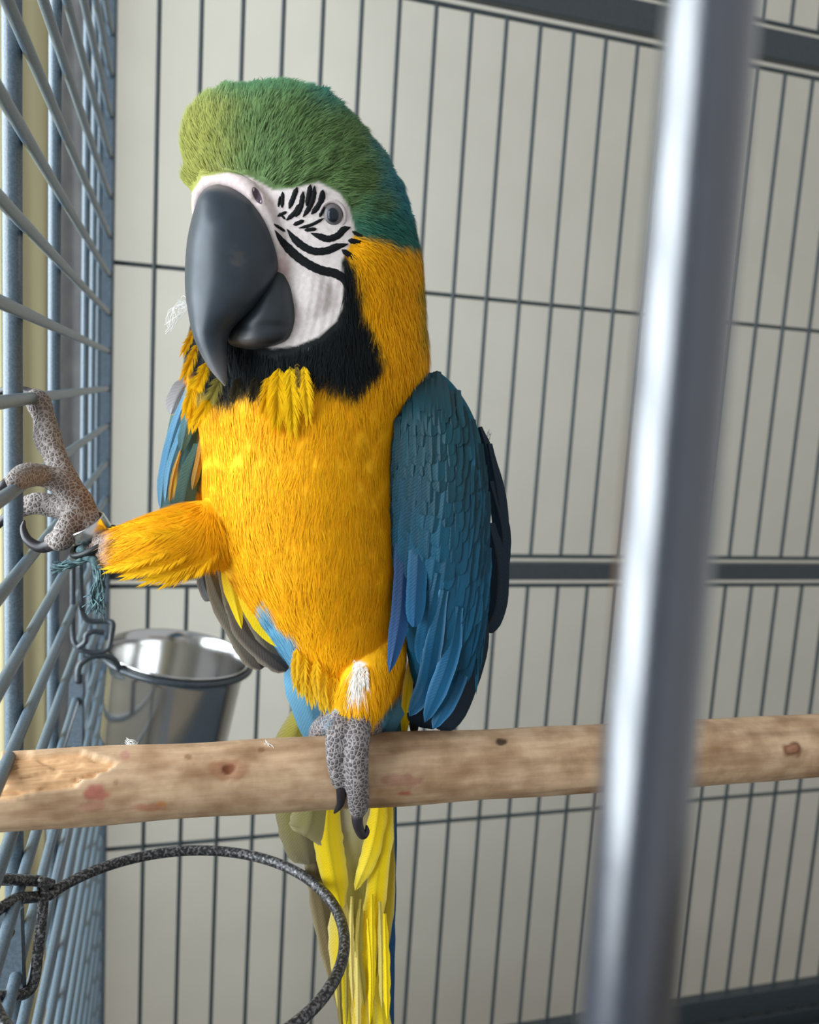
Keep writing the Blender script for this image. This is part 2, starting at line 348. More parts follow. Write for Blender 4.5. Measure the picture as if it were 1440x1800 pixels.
Fc += [(n0, (j+1) % NT, j) for j in range(NT)]+[(n0+1, (NS-1)*NT+j, (NS-1)*NT+(j+1) % NT) for j in range(NT)]
perch = mesh_obj('wooden_perch', V, Fc, M['wood'], col=np.vstack([base.reshape(-1, 3), lin((220, 190, 150)), lin((220, 190, 150))]))
tag(perch, 'round wooden perch with a chewed splintered end wedged against the side bars', 'perch')

# ------------------------------------------------------------------ steel cup in its ring
rd = rays(315, 1146); rdn = rd/np.linalg.norm(rd)
Ro = CR-rdn*(CR@rdn); Uo = CU-rdn*(CU@rdn); ca = .947*(.17*Ro+.985*Uo)-.32*rdn; ca /= np.linalg.norm(ca)
cc = ORG+rd*.77; cu = np.cross(ca, np.array([0, 1.0, 0])); cu /= np.linalg.norm(cu); cv = np.cross(ca, cu)
def lathe(prof, cen, ax, u, v, n=72):
    th = np.linspace(0, 2*math.pi, n, endpoint=False); V = []
    for r, h in prof: V.append(cen+ax*h+r*(np.cos(th)[:, None]*u+np.sin(th)[:, None]*v))
    m = len(prof); return np.vstack(V), [(i*n+j, i*n+(j+1) % n, (i+1)*n+(j+1) % n, (i+1)*n+j) for i in range(m-1) for j in range(n)]
RC = .0645
prof = [(.001, -.088), (.05, -.088), (.056, -.085), (.0575, -.08), (RC-.004, -.014), (RC-.0035, -.008), (RC-.0005, -.004), (RC+.0005, -.001), (RC, .0005), (RC-.0012, -.0005), (RC-.0035, -.006), (RC-.0052, -.014), (.0555, -.078), (.05, -.083), (.001, -.084)]
V, Fc = lathe(prof, cc, ca, cu, cv); cup = empty('steel_cup', cc-ca*.088); mesh_obj('bowl', V, Fc, M['steel'], cup)
tag(cup, 'stainless steel feeding cup hung on the side bars behind the perch', 'cup')
hold = empty('cup_holder', on_x(138, 1240, XL+.006)); tag(hold, 'dark wire ring and clip holding the steel cup on the side bars', 'cup holder')
thr = np.linspace(0, 2*math.pi, 91); rc = cc-ca*.0055; rr = RC+.0016
V, Fc = tube_data([rc+rr*(math.cos(t)*cu+math.sin(t)*cv) for t in thr], .0027, 12, False); mesh_obj('ring', V, Fc, M['ring_dark'], hold)
def PD(pts): return np.array([ORG+rays(a, b)*d for a, b, d in pts])
rp = np.array([rc+rr*(math.cos(t)*cu+math.sin(t)*cv) for t in thr]); qx, qy, qd = topx(rp); k0 = int(np.argmin(np.abs(qx-214)+np.where(qy > 1150, 0, 999)))
tube('ring_arm', np.vstack([rp[k0], PD([(196, 1156, .705), (166, 1153, .695), (146, 1163, .692), (138, 1176, .69), (137, 1200, .69)])]), .0027, M['ring_dark'], hold, res=30)
pl = PD([(122, 1188, .69), (146, 1186, .69), (144, 1312, .695), (116, 1312, .695)]); V = np.vstack([pl, pl+CF*.004]); mesh_obj('clip_plate', V, [(0, 1, 2, 3), (7, 6, 5, 4), (0, 4, 5, 1), (1, 5, 6, 2), (2, 6, 7, 3), (3, 7, 4, 0)], M['post'], hold, sm=False)
tube('hook_wire', PD([(128, 985, .655), (128, 1050, .66), (128, 1110, .665), (132, 1132, .665), (146, 1144, .665), (170, 1146, .668), (190, 1140, .67), (196, 1118, .672), (198, 1096, .672), (186, 1092, .672), (160, 1092, .668), (150, 1086, .666), (145, 1070, .664), (142, 1030, .66), (141, 990, .655)]), .0022, M['ring_dark'], hold, res=90)
tube('hook_wire', PD([(138, 1138, .66), (150, 1128, .658), (152, 1116, .658), (164, 1110, .66), (182, 1112, .664)]), .0022, M['ring_dark'], hold, res=30)

# ------------------------------------------------------------------ empty hammered ring
zr = oz-.275
q = [on_z(a, b, zr) for a, b in ((110, 1558), (200, 1519), (330, 1493), (420, 1500), (520, 1537), (590, 1600), (612, 1660), (580, 1740), (520, 1795))]
A_ = np.array([[2*p[0], 2*p[1], 1] for p in q]); b_ = np.array([p[0]**2+p[1]**2 for p in q]); s_ = np.linalg.lstsq(A_, b_, rcond=None)[0]; rcx, rcy = s_[0], s_[1]; rrr = math.sqrt(s_[2]+rcx**2+rcy**2)
hold2 = empty('ring_holder', (XL, .41, zr)); tag(hold2, 'empty black and silver hammered metal ring holder below the perch', 'ring holder')
p0 = on_z(96, 1566, zr); a0 = math.atan2(p0[1]-rcy, p0[0]-rcx)
RW = .0029
pts = [(rcx+rrr*math.cos(a0-t), rcy+rrr*math.sin(a0-t), zr) for t in np.linspace(0, 2*math.pi*.93, 110)]
V, Fc = tube_data(pts, RW, 16); mesh_obj('ring', V, Fc, M['hammer'], hold2)
dB = topx(p0)[2]/1000+D0
tube('ring_arm', PD([(98, 1565, dB), (84, 1574, dB-.004), (60, 1577, dB-.012), (30, 1580, dB-.025), (8, 1592, dB-.035), (-20, 1612, dB-.045)]), RW, M['hammer'], hold2, res=30)
tube('ring_arm', PD([(92, 1556, dB), (70, 1549, dB-.004), (40, 1547, dB-.015), (0, 1546, dB-.03), (-30, 1546, dB-.04)]), RW, M['hammer'], hold2, res=30)
tube('clip_wire', PD([(72, 1545, dB-.008), (76, 1570, dB-.009), (74, 1610, dB-.010), (67, 1670, dB-.012), (62, 1715, dB-.014), (52, 1740, dB-.017), (30, 1750, dB-.026), (-15, 1752, dB-.04)]), .0028, M['hammer'], hold2, res=50)
pl = PD([(-30, 1600, dB-.02), (36, 1600, dB-.02), (40, 1740, dB-.02), (-30, 1740, dB-.02)]); V = np.vstack([pl, pl+CF*.004]); mesh_obj('clip_plate', V, [(0, 1, 2, 3), (7, 6, 5, 4), (0, 4, 5, 1), (1, 5, 6, 2), (2, 6, 7, 3), (3, 7, 4, 0)], M['post'], hold2, sm=False)

# ------------------------------------------------------------------ the macaw
bird = empty('macaw', P(610, 1290, 0)); tag(bird, 'blue and gold macaw perched on one foot, gripping the side bars with the other', 'parrot')
def loft_px(rows, n=64, nr=70, skew=0.0, power=1.0):
    "rows (py, xl, xr, dc, dr) -> closed surface in pixel/depth space"
    R_ = crom(rows, nr); th = np.linspace(0, 2*math.pi, n, endpoint=False); px = []; py = []; dm = []
    for y, xl, xr, dc, dr in R_:
        cx, a = (xl+xr)/2, max((xr-xl)/2, .5); sn = np.sin(th)
        px.append(cx+a*np.cos(th)-skew*a*np.clip(-sn, 0, 1)**2); py.append(np.full(n, y)); dm.append(dc+max(dr, .3)*np.sign(sn)*np.abs(sn)**power)
    V = P(np.concatenate(px), np.concatenate(py), np.concatenate(dm))
    Fc = [(i*n+j, i*n+(j+1) % n, (i+1)*n+(j+1) % n, (i+1)*n+j) for i in range(nr-1) for j in range(n)]
    a = len(V); e0 = P(np.array([(R_[0][1]+R_[0][2])/2]), np.array([R_[0][0]]), np.array([R_[0][3]])); e1_ = P(np.array([(R_[-1][1]+R_[-1][2])/2]), np.array([R_[-1][0]]), np.array([R_[-1][3]]))
    V = np.vstack([V, e0, e1_]); Fc += [(a, j, (j+1) % n) for j in range(n)]+[(a+1, (nr-1)*n+(j+1) % n, (nr-1)*n+j) for j in range(n)]
    return V, Fc
def tube_px(pts, rad_px, n=20, res=28):
    p = crom(pts, res); r = crom(np.array(rad_px, float)[:, None], res)[:, 0]
    W = P(p[:, 0], p[:, 1], p[:, 2]); V, Fc = tube_data(W, np.maximum(r, 1)*PXM, n, False)
    # rounded ends
    a = len(V); m = res; V = np.vstack([V, W[0], W[-1]])
    Fc += [(a, (j+1) % n, j) for j in range(n)]+[(a+1, (m-1)*n+j, (m-1)*n+(j+1) % n) for j in range(n)]
    ex = []
    for c, rr_ in ((W[0], r[0]), (W[-1], r[-1])):
        bm = bmesh.new(); bmesh.ops.create_icosphere(bm, subdivisions=3, radius=rr_*PXM); ex.append(([tuple(np.array(v.co)+c) for v in bm.verts], [tuple(v.index for v in f.verts) for f in bm.faces])); bm.free()
    return merge([(V, Fc)]+ex)
torso = [(154, 446, 512, -8, 6), (161, 404, 548, -8, 18), (174, 366, 578, -8, 27), (200, 342, 608, -8, 34), (235, 328, 642, -8, 38), (280, 328, 677, -7, 41), (330, 334, 704, -6, 42), (380, 346, 721, -5, 42),
         (430, 353, 733, -4, 42), (480, 352, 740, -3, 42), (530, 347, 744, -2, 42), (580, 338, 749, -2, 42), (630, 330, 752, -2, 43), (680, 334, 745, -2, 44), (730, 345, 724, -2, 45), (800, 355, 714, 0, 46), (900, 359, 712, 2, 47),
         (1000, 390, 712, 5, 46), (1060, 427, 712, 8, 43), (1120, 472, 714, 12, 38), (1170, 508, 714, 15, 32), (1205, 538, 710, 18, 25), (1235, 566, 694, 20, 16), (1250, 592, 676, 20, 8)]
legR = tube_px([(440, 930, 2), (360, 940, -12), (290, 952, -18), (225, 964, -18), (196, 966, -14)], [54, 60, 54, 42, 34])
tarR = tube_px([(208, 966, -14), (182, 962, -12), (161, 944, -10), (151, 912, -8), (138, 882, -7)], [26, 25, 23, 24, 25])
toeT = tube_px([(140, 890, -7), (118, 852, -6), (98, 805, -4), (84, 770, -2), (78, 735, -1), (66, 706, 0), (52, 700, 1)], [25, 24, 20, 24, 19, 22, 15], res=40)
toeM = tube_px([(138, 880, -9), (108, 850, -13), (74, 836, -18), (46, 836, -32), (24, 848, -50)], [24, 22, 19, 21, 15], res=36)
toeB = tube_px([(128, 896, 2), (96, 890, 8), (62, 885, 10), (30, 898, 10)], [22, 21, 20, 14])
toeL = tube_px([(142, 900, -10), (122, 924, -15), (108, 948, -18), (92, 950, -17)], [22, 21, 20, 14])
thigh = tube_px([(672, 1090, 4), (654, 1160, -5), (640, 1208, -12), (627, 1246, -14)], [54, 50, 44, 37])
ankle = tube_px([(626, 1240, -14), (612, 1272, -14)], [34, 31])
toeA = tube_px([(600, 1268, -20), (594, 1296, -28), (592, 1330, -29), (596, 1358, -26), (597, 1376, -23)], [23, 21, 18, 17, 14], res=36)
toeC = tube_px([(630, 1270, -20), (627, 1302, -29), (627, 1342, -30), (629, 1384, -27), (630, 1416, -21), (629, 1428, -19)], [24, 22, 20, 19, 18, 13], res=40)
toeD = tube_px([(605, 1268, -8), (574, 1274, -2), (560, 1288, 8), (558, 1310, 20)], [24, 20, 18, 15])
toeE = tube_px([(624, 1266, -8), (648, 1272, -2), (655, 1284, 8), (652, 1306, 20)], [24, 20, 18, 15])
cere = tube_px([(352, 400, -30), (345, 362, -36), (356, 330, -42), (384, 315, -46), (418, 320, -48), (448, 345, -48), (470, 382, -47), (486, 424, -46), (494, 468, -43)], [6, 9, 12, 13, 14, 14, 11, 9, 8], res=50)
cheek = tube_px([(528, 470, -36), (552, 520, -36), (548, 565, -34)], [30, 40, 34])
brow = tube_px([(520, 330, -36), (585, 372, -33)], [34, 40])
V, Fc = merge([loft_px(torso), legR, tarR, toeT, toeM, toeB, toeL, thigh, ankle, toeA, toeC, toeD, toeE, cere, cheek, brow])
tmp = mesh_obj('tmp', V, Fc); rm = tmp.modifiers.new('r', 'REMESH'); rm.mode = 'VOXEL'; rm.voxel_size = .00115
smm = tmp.modifiers.new('s', 'SMOOTH'); smm.factor = .5; smm.iterations = 5
dg = bpy.context.evaluated_depsgraph_get(); me = bpy.data.meshes.new_from_object(tmp.evaluated_get(dg)); bpy.data.objects.remove(tmp)
me.name = 'body'; me.materials.clear(); me.materials.append(M['body'])
nv = len(me.vertices); co = np.zeros(nv*3); me.vertices.foreach_get('co', co); co = co.reshape(-1, 3)
no = np.zeros(nv*3); me.vertex_normals.foreach_get('vector', no); no = no.reshape(-1, 3)
def inpaint(c, fac, colr): return c*(1-fac[:, None])+np.asarray(lin(colr))*fac[:, None]
HEAD = [(200, 60), (840, 60), (840, 470), (760, 440), (728, 428), (690, 424), (650, 418), (624, 410), (600, 400), (560, 380), (480, 380), (440, 350), (400, 345), (372, 350), (345, 370), (330, 400), (200, 400)]
CHIN = [(600, 440), (622, 462), (632, 500), (636, 530), (654, 556), (668, 600), (664, 640), (648, 662), (632, 684), (600, 676), (560, 662), (520, 660), (470, 668), (430, 676), (398, 690), (372, 680), (345, 650), (326, 610), (328, 560), (350, 470), (500, 440)]
FACE = [(338, 420), (338, 340), (356, 312), (400, 304), (440, 312), (480, 334), (512, 332), (560, 320), (598, 340), (614, 366), (624, 404), (618, 424), (606, 446), (600, 462), (604, 500), (602, 540), (590, 566), (560, 592), (520, 608), (480, 612), (420, 600), (360, 500)]
def paint(px, py, dm, nrm_, face_on):
    n = len(px); j1 = vnoise(px, py, 16, 1.)*5+vnoise(px, py, 7, 5.)*3
    c = np.tile(lin((248, 178, 6)), (n, 1))
    # crown
    f = smooth(6, -6, sdpoly(px, py, HEAD)+j1)
    g = np.tile(lin((93, 120, 70)), (n, 1))
    g = inpaint(g, smooth(460, 350, px+j1)*smooth(120, 220, py), (140, 142, 64))
    g = inpaint(g, smooth(205, 150, py+j1)*smooth(330, 420, px)*.8, (78, 126, 88)); g = inpaint(g, smooth(510, 590, px+j1)*smooth(230, 150, py)*.9, (48, 124, 122))
    g = inpaint(g, smooth(620, 690, px+j1*2-.25*(py-260))*.95, (40, 116, 134)); g = inpaint(g, smooth(330, 400, py+j1*2)*smooth(590, 640, px)*.85, (40, 106, 92))
    c = c*(1-f[:, None])+g*f[:, None]
    c = inpaint(c, smooth(722, 748, px+j1)*smooth(420, 450, py)*smooth(640, 540, py)*.7, (120, 132, 50))
    # olive patch under the beak
    c = inpaint(c, smooth(10, -10, np.hypot((px-372)/1.3, (py-672)/1.)-26+j1)*.85, (150, 140, 62))
    c = inpaint(c, smooth(7, -7, sdpoly(px, py, CHIN)+j1*smooth(500, 600, py)), (15, 21, 22))
    c = inpaint(c, smooth(12, -12, np.hypot((px-440)/2.6, (py-668))-14+j1)*.7, (74, 66, 44))
    fm = smooth(2.5, -2.5, sdpoly(px, py, FACE)); c = inpaint(c, fm, (226, 214, 210))
    c = inpaint(c, fm*smooth(500, 440, px)*smooth(420, 340, py)*.75, (214, 192, 188)); c = inpaint(c, fm*smooth(20, 6, np.hypot(px-496, (py-475)/2.2))*.5, (206, 164, 160))
    # back of the bird is blue, back of the head stays green
    bk = smooth(8, 26, dm)*smooth(600, 700, py)*smooth(350, 420, px); c = inpaint(c, bk, (28, 110, 150))
    # pale blue flank and vent
    BL = [(455, 1060), (500, 1105), (522, 1150), (560, 1190), (600, 1240), (610, 1300), (480, 1300), (440, 1060)]
    c = inpaint(c, smooth(5, -5, sdpoly(px, py, BL)+j1*1.2), (108, 170, 202))
    wf = smooth(1.1, .6, np.hypot((px-632)/15, (py-1182)/24)+.3*vnoise(px, py, 8, 3.)); c = inpaint(c, wf, (240, 236, 228))
    # legs
    sk = smooth(212, 196, px)*smooth(700, 660, 0*px+680)*smooth(600, 640, py); sk = np.where((px < 240) & (py > 620), smooth(216, 196, px+j1), 0)
    c = inpaint(c, sk, (196, 152, 138)); c = inpaint(c, sk*smooth(190, 176, px), (116, 92, 78)); c = inpaint(c, sk*smooth(140, 100, px), (112, 102, 96)); c = inpaint(c, np.where((px < 240) & (py > 620), smooth(1.1, .6, np.hypot((px-214)/12, (py-945)/12)), 0)*.6, (90, 62, 30))
    ft = smooth(1246, 1256, py+j1*.5); c = inpaint(c, ft, (98, 91, 92))
    scaly = np.maximum(sk*smooth(186, 172, px), ft)
    fur = np.clip(smooth(4, 9, sdpoly(px, py, FACE))-np.maximum(sk, ft), 0, 1)
    return c, scaly, fur
px, py, dm = topx(co); colr, scaly, fur = paint(px, py, dm, no, None)
# knuckle creases and soft clumps
disp = .0003*vnoise(px, py*.6, 9, 2.)*fur+.0003*vnoise(px, py*.4, 30, 7.)*fur
hm = smooth(420, 330, py-.1*(px-500))*fur; disp += hm*(.0016*pnoise(px, py, 17)+.0008*pnoise(px, py, 7)); disp += (1-hm)*fur*.0003*pnoise(px, py*.4, 14)
wr = np.sin(px*.42+py*.12+2*np.sin(py*.03)); fmk = smooth(2, -2, sdpoly(px, py, FACE)); disp += .00016*wr*fmk*smooth(470, 500, py)
disp -= .0022*smooth(1.1, .3, np.hypot((px-452)/9, (py-344)/16))*((no@CF) < 0)
co = co+no*disp[:, None]; me.vertices.foreach_set('co', co.ravel()); me.update()
a = me.color_attributes.new('Col', 'FLOAT_COLOR', 'POINT'); a.data.foreach_set('color', np.hstack([colr, np.ones((nv, 1))]).ravel())
a = me.attributes.new('scaly', 'FLOAT', 'POINT'); a.data.foreach_set('value', scaly)
me.polygons.foreach_set('use_smooth', [True]*len(me.polygons))
body = bpy.data.objects.new('body', me); COL.objects.link(body); attach(body, bird)
npoly = len(me.polygons); print('body verts', nv)
me.calc_loop_triangles(); nt_ = len(me.loop_triangles); tri = np.zeros(nt_*3, int); me.loop_triangles.foreach_get('vertices', tri); tri = tri.reshape(-1, 3)
bvh = BVHTree.FromPolygons([tuple(v) for v in co], [tuple(t) for t in tri.tolist()])
def drape(x, y, lift=0.0):
    d = Vector(rays(x, y)).normalized(); hit = bvh.ray_cast(Vector(ORG), d)
    if hit[0] is None: return None, None
    n = hit[1] if hit[1].dot(d) < 0 else -hit[1]
    return np.array(hit[0]+n*lift), np.array(n)

# short barbs of the plumage
def make_barbs(N, weight_fn, len_fn, width, lift_fn, flow_fn, name, seed):
    r = np.random.default_rng(seed); A, B, C = co[tri[:, 0]], co[tri[:, 1]], co[tri[:, 2]]
    cr = np.cross(B-A, C-A); ar = np.linalg.norm(cr, axis=1)/2; nn = cr/(2*ar[:, None]+1e-15)
    cx, cy, cd = topx((A+B+C)/3); w = ar*fur[tri].mean(1)*weight_fn(cx, cy, cd, nn@CF)
    idx = r.choice(len(tri), N, p=w/w.sum()); u = r.random((N, 2)); fl = u.sum(1) > 1; u[fl] = 1-u[fl]
    p = A[idx]+(B-A)[idx]*u[:, :1]+(C-A)[idx]*u[:, 1:]; n_ = no[tri[idx, 0]]; c = colr[tri[idx]].mean(1)
    x, y, d_ = topx(p); fx, fy = flow_fn(x, y); fx = fx+r.normal(0, .14, N)+.22*vnoise(x, y, 22, 9.); fy = fy+r.normal(0, .14, N)+.2*vnoise(x, y, 25, 3.)
    T = fx[:, None]*CR-fy[:, None]*CU; T -= n_*(T*n_).sum(1)[:, None]; T /= np.linalg.norm(T, axis=1)[:, None]+1e-9
    L = len_fn(x, y)*(.65+.7*r.random(N)); lf = lift_fn(x, y)*(.5+r.random(N)); S = np.cross(T, n_)*(width*(.7+.6*r.random(N)))[:, None]
    p = p-n_*.0004; m1 = p+T*(L*.5)[:, None]+n_*(L*.5*lf)[:, None]; t1 = p+T*L[:, None]+n_*(L*lf*.62)[:, None]
    V = np.stack([p-S*.6, p+S*.6, m1-S, m1+S, t1], 1).reshape(-1, 3)
    br = (1+r.normal(0, .10, N)+.13*vnoise(x, y, 5, 4.)*smooth(480, 400, y)+.05*vnoise(x*2, y*.5, 6, 4.))[:, None]; c = np.clip(c*br, 0, 1); Cc = np.repeat(c, 5, axis=0); 
    mesh = bpy.data.meshes.new(name); mesh.vertices.add(5*N); mesh.vertices.foreach_set('co', V.ravel())
    o5 = np.arange(N)*5; lp = np.stack([o5, o5+1, o5+3, o5+2, o5+2, o5+3, o5+4], 1).ravel(); mesh.loops.add(7*N); mesh.loops.foreach_set('vertex_index', lp)
    mesh.polygons.add(2*N); ls = np.stack([np.arange(N)*7, np.arange(N)*7+4], 1).ravel(); mesh.polygons.foreach_set('loop_start', ls)
    mesh.update(calc_edges=True); mesh.validate(); mesh.polygons.foreach_set('use_smooth', [True]*len(mesh.polygons))
    at_ = mesh.color_attributes.new('Col', 'FLOAT_COLOR', 'POINT'); at_.data.foreach_set('color', np.hstack([Cc, np.ones((5*N, 1))]).ravel())
    mesh.materials.append(M['strand']); o = bpy.data.objects.new(name, mesh); COL.objects.link(o); attach(o, bird); o['kind'] = 'stuff'; return o
def flow(x, y):
    hx, hy = x-415, y-380; l = np.hypot(hx, hy)+1e-6; hx, hy = hx/l, hy/l
    dx, dy = .12*np.sin(x*.02), np.ones_like(x); k = smooth(380, 560, y+.15*(x-500))
    fx, fy = hx*(1-k)+dx*k, hy*(1-k)+dy*k
    lg = smooth(390, 340, x)*smooth(870, 900, y)*smooth(1040, 1010, y); fx, fy = fx*(1-lg)-.9*lg, fy*(1-lg)+.42*lg
    bl = smooth(900, 1000, y); fx = fx+bl*.35*(600-x)/250*(1-lg)
    return fx, fy
vis = lambda x, y, d, f: np.where(f < .35, 1.0, .25)
make_barbs(95000, lambda x, y, d, f: vis(x, y, d, f)*smooth(520, 420, y-.12*(x-500)), lambda x, y: .0054+.0022*smooth(360, 320, x), .00016, lambda x, y: .5+.35*smooth(300, 160, y), flow, 'crown_plumage', 1)
make_barbs(110000, lambda x, y, d, f: vis(x, y, d, f)*smooth(400, 470, y), lambda x, y: .0100+.003*smooth(1080, 1180, y), .00015, lambda x, y: .11+.15*smooth(700, 620, y), flow, 'breast_plumage', 2)

# beak
def beak_part(name, rows, colfn, skew, power, parent, n=72, nr=90):
    V, Fc = loft_px(rows, n, nr, skew, power); x, y, d = topx(V); o = mesh_obj(name, V, Fc, M['beak'], parent, col=colfn(x, y, d)); return o
up = [(324, 374, 396, -42, 6), (332, 360, 418, -42, 11), (346, 349, 441, -42, 15), (366, 342, 457, -42, 18), (392, 335, 471, -42, 21), (422, 329, 482, -42, 22), (452, 326, 489, -42, 22), (478, 325, 488, -42, 22), (502, 325, 478, -43, 21), (527, 327, 461, -44, 20),
      (552, 331, 437, -45, 18), (574, 335, 413, -46, 15.5), (592, 340, 402, -47, 13), (612, 348, 399, -48, 10.5), (632, 358, 399, -49, 8), (652, 371, 399, -50, 5.5), (667, 384, 399, -51, 3), (678, 394, 398, -51, .8)]
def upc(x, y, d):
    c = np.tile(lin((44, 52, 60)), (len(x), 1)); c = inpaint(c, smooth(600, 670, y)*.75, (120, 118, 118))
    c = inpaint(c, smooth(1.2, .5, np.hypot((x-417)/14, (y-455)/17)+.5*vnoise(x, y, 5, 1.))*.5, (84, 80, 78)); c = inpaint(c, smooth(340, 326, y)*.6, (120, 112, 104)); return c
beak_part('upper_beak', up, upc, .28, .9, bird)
lo = [(470, 478, 500, -34, 5), (484, 464, 509, -35, 11), (510, 446, 517, -36, 15), (535, 432, 521, -36, 17), (558, 416, 523, -36, 18), (574, 406, 522, -36, 17), (586, 404, 518, -36, 17), (598, 401, 510, -36, 16), (607, 408, 494, -35, 13), (614, 432, 470, -34, 6)]
def loc_(x, y, d):
    c = np.tile(lin((40, 46, 52)), (len(x), 1)); c = inpaint(c, smooth(470, 405, x)*smooth(575, 600, y)*.9, (132, 128, 126)); return inpaint(c, smooth(600, 612, y)*.5, (110, 106, 106))
beak_part('lower_beak', lo, loc_, .1, .9, bird)
# dark mouth corner
# eye
def eye():
    c, n = drape(585, 379); vd = rays(585, 379); vd /= np.linalg.norm(vd)
    ax = n*.55-vd*.45; ax /= np.linalg.norm(ax); u = np.cross(ax, CU); u /= np.linalg.norm(u); v = np.cross(u, ax); c0 = c-ax*.0022
    def cap(name, r0, r1, off, mat, par, sx=1.0):
        V = [c0+ax*(off+.0062*math.cos(.0))]; prof = [(math.sin(t)*r1, off+r0*math.cos(t)) for t in np.linspace(.001, 1.5, 14)]
        th = np.linspace(0, 2*math.pi, 36, endpoint=False); V = np.vstack([c0+ax*h+r*(sx*np.cos(th)[:, None]*u+np.sin(th)[:, None]*v) for r, h in prof])
        Fc = [(i*36+j, i*36+(j+1) % 36, (i+1)*36+(j+1) % 36, (i+1)*36+j) for i in range(13) for j in range(36)]; return mesh_obj(name, V, Fc, mat, par)
    e = cap('eye', .0040, .0063, 0, M['eye'], bird, .86); cap('pupil', .0014, .0034, .0033, M['pupil'], e, .8)
    th = np.linspace(0, 2*math.pi, 41); V, Fc = tube_data([c0+ax*.0016+.0066*(.9*math.cos(t)*u+math.sin(t)*v) for t in th], .0009, 8, False); mesh_obj('eyelid', V, Fc, M['eyelid'], e)
eye()
# nostril
pts = []; nn_ = []
for t in np.linspace(0, 2*math.pi, 24, endpoint=False):
    a_, b2 = 6.5*math.cos(t), 16*math.sin(t); q, k = drape(452+a_*.9+b2*.42, 344+b2*.9-a_*.35, .0002); pts.append(q)
q, k = drape(452, 344, .0003); pts.append(q); mesh_obj('nostril', pts, [(24, (i+1) % 24, i) for i in range(24)], M['nostril'], bird)
# black feather lines on the bare face
def crop(pp): return [(310+x/4.114, 290+y/4.114) for x, y in pp]
lines = [([(712, 470), (760, 545), (830, 622), (900, 682), (980, 732), (1060, 765), (1150, 785), (1210, 830), (1235, 920)], 5.5), ([(800, 462), (850, 530), (920, 590), (1000, 625), (1090, 620), (1160, 592), (1245, 572)], 4.6),
    ([(970, 492), (1040, 518), (1100, 535), (1170, 510), (1210, 468), (1260, 452)], 4.2), ([(1195, 612), (1250, 650), (1320, 690)], 3.4), ([(1240, 545), (1340, 562)], 3.2), ([(885, 458), (980, 432), (1068, 385)], 2.0), ([(925, 472), (1015, 463)], 2.4),
    ([(845, 435), (925, 402)], 2.6), ([(730, 372), (800, 338)], 2.0), ([(795, 402), (860, 342), (892, 280)], 3.0), ([(815, 318), (845, 240), (875, 160)], 3.2), ([(765, 312), (770, 195)], 2.4), ([(862, 378), (900, 302), (918, 190)], 3.2),
    ([(915, 378), (960, 312), (990, 240), (1000, 150)], 3.2), ([(975, 358), (1030, 292), (1075, 200)], 3.4), ([(1035, 378), (1072, 300)], 2.2), ([(940, 300), (958, 220), (970, 140)], 3.0), ([(1035, 275), (1062, 180)], 2.8), ([(738, 305), (752, 225)], 1.6), ([(705, 428), (790, 482)], 1.8), ([(1270, 480), (1360, 530)], 2.2), ([(745, 345), (790, 395)], 1.4)]
for pp, w in lines:
    p = crom(np.array(crop(pp)), 6+4*len(pp)); n = len(p); T = np.gradient(p, axis=0); T /= np.linalg.norm(T, axis=1)[:, None]; S = np.stack([-T[:, 1], T[:, 0]], 1)
    t = np.linspace(0, 1, n); wd = 1.45*w*np.minimum(1, np.minimum(t/.22, (1-t)/.18))**.7*(1+.07*np.sin(np.arange(n)*2.3)); V = []
    ok = True
    for i in range(n):
        for k, (o_, l) in enumerate(((-1, .0001), (0, .0009), (1, .0001))):
            q, _n = drape(*(p[i]+S[i]*wd[i]*o_), l)
            if q is None: ok = False; break
            V.append(q)
        if not ok: break
    if ok: mesh_obj('face_feather_line', V, [(i*3+j, i*3+j+1, i*3+j+4, i*3+j+3) for i in range(n-1) for j in range(2)], M['facelines'], bird)
# claws
def claw(pts, r0, parent=bird, light=.3):
    p = crom(pts, 26); W = P(p[:, 0], p[:, 1], p[:, 2]); t = np.linspace(0, 1, 26); V, Fc = tube_data(W, r0*PXM*(1-t)**.6+.0002, 14)
    c = np.tile(lin((38, 34, 38)), (len(V), 1)); c[:14*4] = lin((70, 64, 66)); mesh_obj('claw', V, Fc, M['claw'], parent, col=c)
claw([(598, 1366, -24), (600, 1392, -24), (598, 1414, -22), (587, 1430, -20)], 11)
claw([(628, 1420, -20), (629, 1448, -20), (637, 1468, -19), (645, 1462, -18), (644, 1450, -17)], 10)
claw([(60, 697, 0), (36, 688, 1), (8, 686, 2), (-22, 704, 5)], 12); claw([(30, 846, -46), (6, 856, -52), (-20, 884, -52)], 13); claw([(36, 896, 10), (8, 912, 10), (-16, 940, 10)], 12)
claw([(98, 954, -17), (72, 962, -17), (50, 950, -17), (41, 930, -17), (43, 914, -17)], 11)

